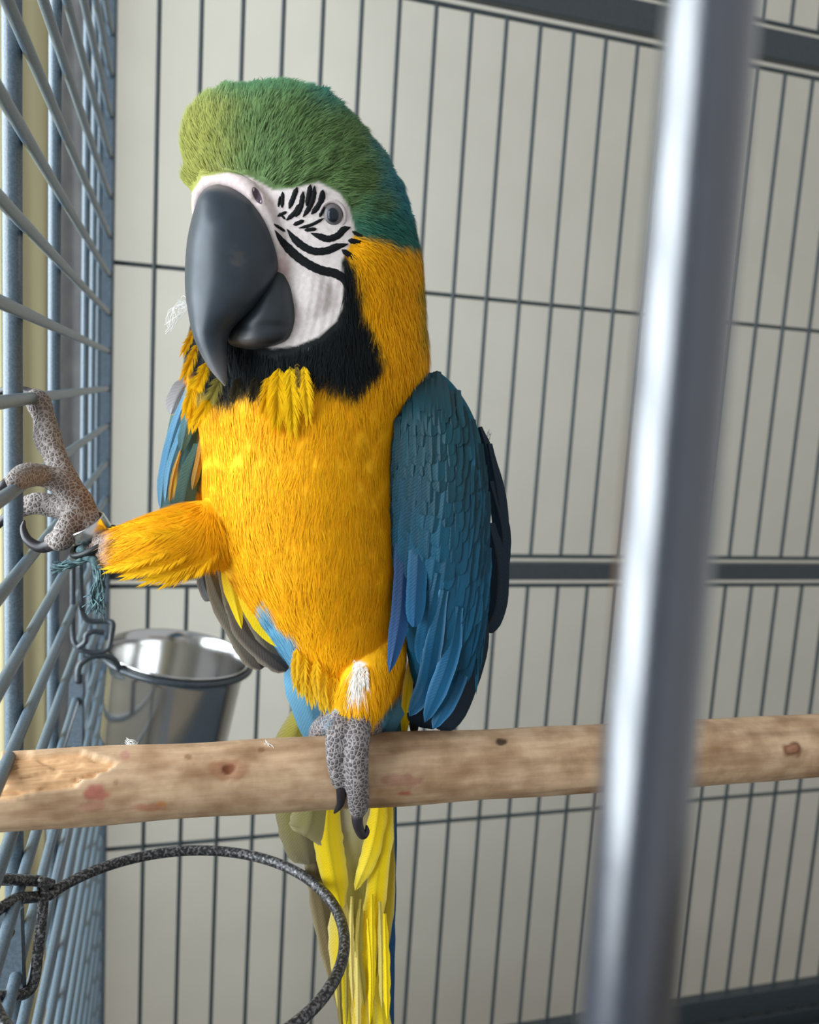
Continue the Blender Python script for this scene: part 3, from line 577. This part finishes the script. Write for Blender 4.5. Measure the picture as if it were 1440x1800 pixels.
# flight and cover feathers, one object each
def feather(parent, pts, W, cols, tip='round', name='feather', arch=.16, n=16, frayed=.03, edge=None, base_w=.5, shaft=.8, roll=0.0):
    "pts (px,py,dm) from quill to tip; W half-width px (or list); cols [(t, rgb)...]"
    p = crom(pts, n); w_ = P(p[:, 0], p[:, 1], p[:, 2]); T = np.gradient(w_, axis=0); T /= np.linalg.norm(T, axis=1)[:, None]
    t = np.linspace(0, 1, n); Wp_ = np.interp(t, np.linspace(0, 1, len(np.atleast_1d(W))), np.atleast_1d(W).astype(float))*PXM*(1+p[:, 2]/1000/D0)
    pr = base_w+(1-base_w)*smooth(0, .35, t)
    if tip == 'round': pr = pr*np.sqrt(np.clip(1-np.clip((t-.78)/.225, 0, 1)**2, 0, 1))
    elif tip == 'point': pr = pr*np.clip((1-t)/.45, 0, 1)**.75+.02*(t < .99)
    else: pr = pr*np.clip((1-t)/.25, 0, 1)**.55
    us = [-1, -.62, -.25, -.045, .045, .25, .62, 1]; V = []; C = []; UV = []; Lm = np.linalg.norm(np.diff(w_, axis=0), axis=1).sum(); rr_ = random.Random(int(p[0, 0]*13+p[0, 1]*7+p[-1, 1]))
    tc = [c[0] for c in cols]; cl = np.array([lin(c[1]) for c in cols]); base_c = np.stack([np.interp(t, tc, cl[:, k]) for k in range(3)], 1)
    for i in range(n):
        vd = w_[i]-ORG; vd /= np.linalg.norm(vd); S = np.cross(T[i], -vd); S /= np.linalg.norm(S); N = np.cross(S, T[i])
        if roll: S, N = S*math.cos(roll)+N*math.sin(roll), N*math.cos(roll)-S*math.sin(roll)
        for u in us:
            jit = 1+(rr_.uniform(-frayed, frayed) if abs(u) == 1 else 0); ww = Wp_[i]*pr[i]
            V.append(w_[i]+S*u*ww*jit+N*(ww*arch*(1-u*u)+(.00035 if abs(u) < .1 else 0))+(T[i]*abs(u)*ww*.25 if i < n-1 else 0))
            c = base_c[i]*(shaft if abs(u) < .1 else 1.0)
            if edge is not None and abs(u) == 1: c = c*.35+lin(edge)*.65
            C.append(np.clip(c, 0, 1)); UV.append((u*Wp_[i]/.006, t[i]*Lm/.1))
    m = len(us); return mesh_obj(name, V, [(i*m+j, i*m+j+1, (i+1)*m+j+1, (i+1)*m+j) for i in range(n-1) for j in range(m-1)], M['feather'], parent, col=C, uv=UV)
def cw(x, y): return (660+x/2.727, 640+y/2.727)
# --- the folded wing on the far side of the breast
wrows = [(655, 748, 774, -4, 3), (676, 724, 797, -7, 9), (715, 698, 824, -12, 16), (760, 690, 842, -14, 18), (820, 690, 852, -14, 20), (900, 694, 857, -13, 21), (1000, 698, 856, -10, 19), (1080, 704, 848, -6, 17), (1140, 714, 838, -1, 14), (1190, 724, 822, 4, 9), (1220, 735, 805, 7, 4)]
V, Fc = loft_px(wrows, 56, 60); x, y, d = topx(V); c = np.tile(lin((10, 82, 98)), (len(V), 1)); c = inpaint(c, smooth(880, 1050, y), (16, 92, 128))
wing = mesh_obj('wing', V, Fc, M['strand'], bird, col=c)
WR = crom(wrows, 80)
def wdm(x, y, lift=0.0):
    r = [np.interp(y, WR[:, 0], WR[:, k]) for k in range(1, 5)]; cx, a_ = (r[0]+r[1])/2, (r[1]-r[0])/2+2
    return r[2]-r[3]*math.sqrt(max(0.02, 1-((x-cx)/a_)**2))-lift
def wf(pl, W, cols, lift, **k): return feather(wing, [(x, y, wdm(x, y, lift+li)) for (x, y), li in zip(pl, np.linspace(0, 1.2, len(pl)))], W, cols, **k)
# dark primaries behind the wing's outer edge
for pl, W in (([(540, 380), (585, 620), (600, 800), (578, 1000)], 15), ([(548, 560), (604, 780), (606, 930), (585, 1010)], 15), ([(545, 760), (585, 960), (575, 1160), (520, 1285)], 20), ([(500, 1080), (480, 1330), (415, 1560), (320, 1760)], 24), ([(440, 1200), (400, 1500), (300, 1750)], 28), ([(330, 1250), (270, 1560), (215, 1740)], 30), ([(500, 300), (535, 420), (548, 540)], 9)):
    feather(wing, [cw(a_, b2)+(10+.6*i,) for i, (a_, b2) in enumerate(pl)], W, [(0, (18, 38, 54)), (1, (18, 38, 54))], name='flight_feather', shaft=.6)
deep = [(0, (6, 44, 76)), (.6, (8, 52, 94)), (1, (10, 66, 112))]; blu = [(0, (6, 68, 92)), (.5, (8, 78, 114)), (1, (24, 100, 142))]; lb = [(0, (20, 98, 130)), (.6, (40, 122, 160)), (1, (70, 146, 184))]
for k, (pl, W, cs, ed, lf) in enumerate([([(262, 800), (255, 1000), (200, 1240)], 15, deep, None, 1),
        ([(300, 1000), (250, 1240), (218, 1450)], 17, blu, (60, 130, 172), 3), ([(330, 1080), (282, 1320), (240, 1540), (163, 1690)], 17, blu, (110, 160, 200), 3.5), ([(400, 1160), (350, 1420), (236, 1720)], 17, blu, (90, 150, 196), 4), ([(450, 1180), (395, 1500), (275, 1752)], 17, blu, (80, 140, 186), 3), ([(490, 1000), (480, 1200), (440, 1390)], 11, lb, None, 4)]):
    feather(wing, [cw(a_, b2)+((wdm(*cw(a_, b2)) if cw(a_, b2)[1] < 1180 else -1)-lf,) for a_, b2 in pl], W, cs, name='flight_feather', edge=ed, tip='soft')
feather(wing, [(714, 880, -20), (711, 960, -25), (704, 1080, -25), (684, 1184, -26)], [14, 17, 17, 15], deep, name='flight_feather', edge=(30, 76, 122), tip='soft')
feather(wing, [(738, 900, -28), (734, 1000, -31), (728, 1102, -28)], [15, 18, 17], [(0, (6, 62, 84)), (.6, (8, 70, 104)), (1, (12, 80, 118))], name='flight_feather', edge=(30, 96, 134))
# cover feathers, row over row, upper rows lie over lower ones
cnt = 0
for ri, yy in enumerate(np.linspace(1075, 668, 19)):
    xl = np.interp(yy, WR[:, 0], WR[:, 1]); xr = np.interp(yy, WR[:, 0], WR[:, 2]); low = smooth(700, 1060, yy); sp = 14+13*low; Lf = 58+66*low; Wf = 11+8*low
    if yy > 950: xl = max(xl, 748-.25*(1075-yy)*.8)
    nfe = max(2, int((xr-xl)/sp)); 
    for k in range(nfe+1):
        x = xl+6+(xr-xl-12)*(k+(.5 if ri % 2 else 0))/(nfe+.5)
        if x > xr-3: continue
        e = (x-xl)/(xr-xl); lean = (-10-14*e)*low+8*(1-low)*(e-.4)
        ct = np.array((3, 56, 66))*(1-low)+np.array((12, 80, 112))*low; ct = ct*random.uniform(.90, 1.08); jy = random.uniform(-11, 11)
        pl = [(x, yy-10+jy), (x+lean*.4, yy+Lf*.45+jy), (x+lean+random.uniform(-4, 4), yy+Lf+jy)]
        pl = [(min(max(a_, np.interp(b2, WR[:, 0], WR[:, 1])+2), np.interp(b2, WR[:, 0], WR[:, 2])-2), b2) for a_, b2 in pl]
        wf(pl, Wf*random.uniform(.9, 1.12), [(0, ct), (1, ct)], 1.0+ri*.10, name='cover_feather', n=17, shaft=.95, base_w=.75, arch=.10); cnt += 1
for k in range(9):   # pale narrow covers down the outer edge
    y0 = 735+k*42; x = np.interp(y0, WR[:, 0], WR[:, 2])-9-3*(k % 3); pl = [(x, y0), (x+5, y0+70), (x+3, y0+150)]
    feather(wing, [(a_, b2, wdm(a_, b2, 4.5)) for a_, b2 in pl], 6, [(0, (14, 76, 96)), (1, (28, 98, 128))], name='cover_feather', tip='point', n=12)
# --- the other wing, behind the raised leg
w2rows = [(660, 318, 350, 22, 4), (700, 307, 362, 20, 9), (760, 294, 372, 20, 12), (820, 286, 380, 20, 13), (880, 280, 384, 22, 12), (940, 290, 390, 26, 10), (1000, 330, 400, 30, 8)]
V, Fc = loft_px(w2rows, 40, 40); x, y, d = topx(V); c = np.tile(lin((62, 92, 88)), (len(V), 1)); j1 = vnoise(x, y, 14, 3.)
c = inpaint(c, smooth(.2, .6, j1+.6*smooth(340, 370, x)), (206, 142, 20)); c = inpaint(c, smooth(1, .6, np.hypot((x-305)/8, (y-835)/50)), (200, 150, 40)); wing2 = mesh_obj('wing', V, Fc, M['strand'], bird, col=c)
lbl = [(0, (120, 172, 206)), (.5, (96, 156, 194)), (1, (112, 164, 196))]
for pl, W, cs in (([(336, 672, 8), (306, 760, 8), (290, 830, 8), (282, 896, 8)], 11, lbl), ([(344, 690, 6), (318, 765, 5), (300, 820, 5), (290, 884, 5)], 8, lbl), ([(338, 662, 12), (316, 690, 12), (300, 728, 12)], 16, [(0, (110, 112, 118)), (1, (186, 186, 190))]), ([(336, 690, 4), (330, 740, 4), (318, 796, 4)], 11, [(0, (100, 150, 170)), (1, (58, 98, 104))]), ([(350, 780, 5), (330, 850, 4), (322, 900, 4)], 18, [(0, (60, 92, 84)), (1, (48, 76, 72))]), ([(362, 740, 4), (350, 810, 3), (338, 862, 3)], 7, [(0, (190, 134, 20)), (1, (120, 100, 40))]), ([(318, 790, 4), (304, 840, 3), (298, 884, 3)], 4, [(0, (190, 140, 40)), (1, (150, 116, 40))])):
    feather(wing2, pl, W, cs, name='cover_feather', tip='soft')
for pl, W, cs, tp in (([(352, 985, 14), (360, 1030, 14), (372, 1055, 14)], 12, [(0, (70, 72, 74)), (1, (122, 124, 126))], 'round'), ([(360, 980, 12), (385, 1050, 12), (420, 1110, 12), (460, 1176, 12)], [14, 18, 22, 24], [(0, (120, 112, 92)), (.6, (96, 90, 74)), (1, (66, 58, 54))], 'round'), ([(385, 985, 10), (415, 1060, 10), (450, 1110, 10), (488, 1170, 10)], [16, 24, 28, 26], [(0, (112, 106, 74)), (.6, (84, 80, 62)), (1, (52, 48, 46))], 'round'), ([(420, 1000, 9), (450, 1070, 9), (500, 1160, 9)], 24, [(0, (110, 104, 60)), (1, (50, 48, 48))], 'round'), ([(402, 1060, 8), (440, 1120, 8), (505, 1178, 8)], 20, [(0, (90, 80, 66)), (1, (44, 40, 42))], 'round')):
    feather(wing2, pl, W, cs, name='flight_feather', tip=tp, frayed=.06, edge=(150, 138, 120))
for pl, W in (([(398, 968, -2), (408, 1030, -2), (425, 1106, 0)], 15), ([(410, 985, -2), (440, 1060, -2), (470, 1110, 2), (500, 1142, 4)], 17)):
    feather(wing2, pl, W, [(0, (250, 214, 30)), (1, (252, 220, 20))], name='cover_feather', tip='point')
# --- under-tail covers (pale blue) and tail
tail = feather(bird, [(640, 1180, 34), (630, 1400, 34), (628, 1600, 40), (632, 1900, 44)], [30, 46, 44, 34], [(0, (150, 140, 90)), (.4, (182, 172, 132)), (.55, (190, 178, 96)), (.7, (186, 172, 70)), (1, (170, 150, 50))], name='tail', tip='soft', arch=.05)
for pl, W, cs, ed, tp in [
    ([(520, 1130, 22), (536, 1210, 16), (566, 1310, 18)], [30, 34, 26], [(0, (110, 172, 204)), (1, (104, 160, 190))], None, 'round'), ([(560, 1170, 18), (575, 1230, 18), (590, 1310, 22)], 24, [(0, (104, 164, 196)), (1, (70, 110, 120))], None, 'soft'),
    ([(720, 1190, 10), (696, 1240, 12), (668, 1300, 20)], 20, [(0, (70, 130, 150)), (1, (96, 150, 172))], None, 'soft'), ([(700, 1170, 18), (690, 1240, 20), (680, 1310, 24)], 24, [(0, (40, 96, 120)), (1, (60, 120, 140))], None, 'soft'),
    ([(722, 1160, 8), (716, 1220, 8), (710, 1300, 20)], 9, [(0, (240, 220, 110)), (.4, (252, 216, 10)), (1, (250, 214, 0))], (230, 214, 150), 'soft'), ([(728, 1170, 12), (728, 1230, 12), (728, 1300, 20)], 10, [(0, (30, 34, 36)), (1, (20, 28, 40))], None, 'soft')]:
    feather(tail, pl, W, cs, name='tail_cover_feather', edge=ed, tip=tp)
for pl, W, cs, ed, tp in [
    ([(560, 1200, 36), (516, 1310, 34), (530, 1420, 34), (545, 1518, 34)], [24, 36, 44, 40], [(0, (170, 156, 40)), (.5, (150, 140, 70)), (1, (116, 108, 84))], (150, 142, 110), 'round'), ([(590, 1230, 32), (560, 1340, 30), (548, 1440, 30), (536, 1470, 30)], [24, 36, 34], [(0, (150, 140, 60)), (1, (132, 124, 88))], (170, 160, 120), 'round'),
    ([(680, 1220, 42), (684, 1450, 42), (683, 1650, 44), (686, 1900, 48)], [12, 14, 12, 10], [(0, (20, 76, 120)), (1, (24, 80, 126))], None, 'soft'),
    ([(565, 1330, 38), (552, 1480, 38), (572, 1620, 38), (606, 1810, 40)], [14, 20, 20, 14], [(0, (120, 106, 60)), (.5, (110, 96, 66)), (1, (130, 112, 70))], (176, 164, 130), 'soft'),
    ([(590, 1300, 31), (576, 1440, 31), (584, 1520, 30), (600, 1600, 30)], [22, 26, 22], [(0, (238, 206, 10)), (1, (246, 212, 4))], (214, 196, 90), 'soft'),
    ([(676, 1260, 30), (668, 1400, 30), (654, 1490, 30), (624, 1566, 30)], [12, 17, 15], [(0, (250, 216, 0)), (.6, (250, 214, 6)), (1, (232, 208, 60))], (200, 184, 80), 'soft'),
    ([(680, 1280, 34), (676, 1420, 33), (662, 1560, 33), (645, 1690, 33), (640, 1760, 33)], [12, 20, 18, 14], [(0, (250, 216, 4)), (1, (248, 214, 10))], (222, 206, 120), 'soft'),
    ([(690, 1400, 37), (680, 1560, 37), (664, 1700, 36), (660, 1900, 36)], [8, 16, 18, 14], [(0, (150, 130, 20)), (.5, (200, 172, 20)), (1, (210, 184, 30))], (190, 176, 110), 'soft'),
    ([(600, 1540, 34), (598, 1640, 34), (612, 1760, 34), (622, 1900, 36)], [14, 22, 20, 16], [(0, (190, 176, 110)), (.5, (236, 206, 20)), (1, (214, 190, 40))], (210, 198, 140), 'soft'),
    ([(640, 1600, 33), (632, 1700, 33), (634, 1800, 33), (640, 1920, 34)], [12, 16, 16, 12], [(0, (244, 210, 16)), (1, (240, 206, 20))], (226, 212, 150), 'soft'),
    ([(672, 1620, 35), (668, 1720, 35), (676, 1820, 35), (680, 1920, 36)], [8, 12, 14, 10], [(0, (180, 160, 40)), (1, (244, 212, 10))], (160, 150, 90), 'soft')]:
    feather(tail, pl, W, cs, name='tail_feather', edge=ed, tip=tp, frayed=.09, n=22)
for k in range(9):   # narrow loose vanes toward the tail's tip
    x = 596+10*k+random.uniform(-3, 3); y0 = 1560+random.uniform(0, 120); cc_ = random.choice([(204, 184, 90), (156, 138, 50), (246, 212, 14), (222, 200, 110), (132, 116, 56)])
    feather(tail, [(x, y0, 29.5), (x+random.uniform(-6, 6), y0+90, 29.5), (x+random.uniform(-2, 12), y0+190, 30)], random.uniform(4, 8), [(0, cc_), (1, cc_)], name='tail_feather', tip='soft', frayed=.2)
def tuft(parent, pts, W, c, n=240, name='ruff_feather', tipc=None):
    "a soft feather of separate barbs on both sides of its shaft"
    p = crom(pts, 40); w_ = P(p[:, 0], p[:, 1], p[:, 2]); T = np.gradient(w_, axis=0); T /= np.linalg.norm(T, axis=1)[:, None]; L = np.linalg.norm(w_[-1]-w_[0])
    V = []; C = []; Fc = []; base_c = lin(c); tc_ = lin(tipc if tipc is not None else c)
    for i in range(n):
        t = rng.random(); sd_ = 1 if i % 2 else -1; k = min(int(t*39), 38); q = w_[k]+(w_[k+1]-w_[k])*(t*39-k); vd = q-ORG; vd /= np.linalg.norm(vd)
        S = np.cross(T[k], -vd); S /= np.linalg.norm(S); N = np.cross(S, T[k]); al = (.75-.5*t)*rng.uniform(.55, 1.1); ll = (W*PXM*(.55+.45*math.sin(min(t*1.6, 1)*math.pi/2))*(1.15-.35*t)/math.sin(.75))*rng.uniform(.75, 1.1)
        d = T[k]*math.cos(al)+S*sd_*math.sin(al)+N*rng.uniform(-.12, .18); sw = np.cross(d, N); sw *= .00017*rng.uniform(.8, 1.3)/np.linalg.norm(sw); q = q+N*rng.uniform(-.0003, .0006)
        m1 = q+d*ll*.5+N*ll*.06; t1 = q+d*ll+T[k]*ll*.12; b0 = len(V); V += [q-sw, q+sw, m1-sw, m1+sw, t1]; Fc += [(b0, b0+1, b0+3, b0+2), (b0+2, b0+3, b0+4)]
        cc_ = (base_c*(1-t)+tc_*t)*rng.uniform(.88, 1.1); C += [cc_]*5
    return mesh_obj(name, V, Fc, M['strand'], parent, col=np.clip(C, 0, 1))
# tufts under the chin and ruffles on the raised thigh
def surf_d(x, y, dflt=-20):
    q, n_ = drape(x, y); return dflt if q is None else topx(q)[2]
for (x, y, dx, dy, W, c, n) in [(490, 646, -4, 92, 26, (252, 200, 8), 420), (510, 644, 4, 102, 24, (252, 204, 12), 420), (534, 644, 8, 86, 17, (250, 200, 16), 300), (474, 662, -10, 56, 18, (250, 196, 10), 220), (522, 640, 4, 60, 8, (130, 104, 44), 90),
        (366, 636, -26, 60, 18, (252, 200, 16), 260), (350, 604, -24, 52, 16, (248, 190, 14), 240), (344, 576, -20, 40, 12, (244, 184, 14), 180), (392, 660, -30, 56, 18, (160, 148, 70), 260), (376, 690, -30, 50, 18, (252, 200, 14), 260), (345, 660, -18, 62, 16, (252, 202, 14), 260), (340, 690, -4, 56, 14, (252, 202, 14), 220),
        (420, 664, -10, 34, 12, (58, 52, 34), 160), (450, 662, -6, 32, 12, (46, 42, 28), 160)]:
    d0 = surf_d(x, y); d1 = surf_d(x+dx, y+dy, d0); tuft(bird, [(x, y, d0-1), (x+dx*.5, y+dy*.5, min(d0, d1)-4), (x+dx, y+dy, d1-2.5)], W, c, n)
for (x, y, x2, y2, W) in [(330, 975, 226, 1012, 18), (350, 985, 262, 1020, 20), (366, 980, 296, 1022, 20), (300, 965, 196, 1000, 18), (340, 900, 206, 930, 16), (385, 965, 330, 1014, 18), (330, 930, 206, 950, 20)]:
    d0 = surf_d(x, y); tuft(bird, [(x, y, d0-.5), ((x+x2)/2, (y+y2)/2+3, surf_d((x+x2)/2, (y+y2)/2, d0)-1), (x2, y2, surf_d(x2, y2-10, d0+4))], W, (250, 182, 6), 320, tipc=(252, 198, 10))
for i in range(14):
    x = 522+i*7; y = 1146+i*5+random.uniform(-14, 8); d0 = surf_d(x, y)
    tuft(bird, [(x, y, d0-1), (x-2, y+30, d0-3), (x-3+i*.8, y+62, d0-2)], 13, (252, 194, 12), 220, tipc=(252, 208, 50))
for k in range(4):
    x = 622+k*7; tuft(bird, [(x, 1160+4*k, surf_d(x, 1160+4*k)-1), (x+2, 1190, surf_d(x, 1190)-2), (x+3, 1200+rng.uniform(0, 16), surf_d(x, 1208)-1.5)], 6, (240, 234, 224), 60)

# ------------------------------------------------------------------ leg band and frayed cord
bc = P(156, 931, -10.5); bax = -.38*CR+.82*CU-.42*CF; bax /= np.linalg.norm(bax); bu = np.cross(bax, CF); bu /= np.linalg.norm(bu); bv = np.cross(bax, bu)
r_ = 35*PXM; V, Fc = lathe([(r_*.9, -.0042), (r_, -.0042), (r_*1.02, -.0036), (r_*1.02, .0036), (r_, .0042), (r_*.9, .0042), (r_*.9, -.0042)], bc, bax, bu, bv, 56)
tag(mesh_obj('leg_band', V, Fc, M['band']), 'shiny silver metal band around the raised leg of the macaw', 'leg band')
cord = empty('frayed_cord', P(160, 965, -14)); tag(cord, 'black rubber loop with frayed teal cord ends tied below the leg band', 'cord')
c2 = P(166, 952, -12.5); V, Fc = tube_data([c2+40*PXM*(math.cos(t)*bu+math.sin(t)*bv) for t in np.linspace(0, 2*math.pi, 49)], 6*PXM, 10, False); mesh_obj('loop', V, Fc, M['rubber'], cord)
def tassel(name, pts, n, spread):
    parts = []
    for i in range(n):
        k = np.array(pts, float); k[1:, :2] += rng.normal(0, spread, (len(pts)-1, 2))*np.linspace(.5, 1.4, len(pts)-1)[:, None]; k[1:, 2] += rng.normal(0, 2, len(pts)-1)
        w = P(*crom(k, 12).T); parts.append(tube_data(w, np.linspace(.0006, .0003, 12), 5))
    V, Fc = merge(parts); o = mesh_obj(name, V, Fc, M['cord'], cord); o['kind'] = 'stuff'
tassel('frayed_end', [(162, 982, -20), (140, 990, -22), (118, 992, -22), (98, 1000, -22)], 34, 5)
tassel('frayed_end', [(164, 984, -20), (174, 1010, -22), (176, 1040, -22), (166, 1070, -22)], 44, 7)
tube('knot', P(*np.array([(140, 964, -20), (152, 978, -22), (166, 986, -22), (170, 1000, -21)], float).T), .0022, M['cord'], cord, res=16)

# ------------------------------------------------------------------ loose down feathers
def down(pts, label, n=18, spread=4, r=.00016):
    parts = []
    for i in range(n):
        k = np.array(pts, float); k[:, :2] += rng.normal(0, spread, (len(pts), 2)); k[:, 2] += rng.normal(0, 1, len(pts)); parts.append(tube_data(P(*crom(k, 14).T), r, 4))
    V, Fc = merge(parts); tag(mesh_obj('down_feather', V, Fc, M['down']), label, 'feather', 'loose white down feathers')
down([(330, 545, -44), (316, 536, -44), (306, 552, -44), (298, 574, -44)], 'white down fluff clinging to the front of the beak', 13, 6, .00011)
down([(470, 1306, -21), (482, 1318, -22), (492, 1334, -22)], 'tiny white down feather stuck on the perch beside the foot', 10, 2.5)
down([(224, 1304, -18), (234, 1310, -20), (242, 1308, -18)], 'white down tuft on top of the perch in front of the steel cup', 12, 4)
down([(192, 1404, -19.5), (204, 1420, -19), (214, 1436, -17)], 'thin white down feather on the perch beside a red stain', 7, 1.6)
down([(850, 790, 14), (858, 772, 14), (862, 758, 14)], 'white down wisp on the outer edge of the blue wing', 8, 3)
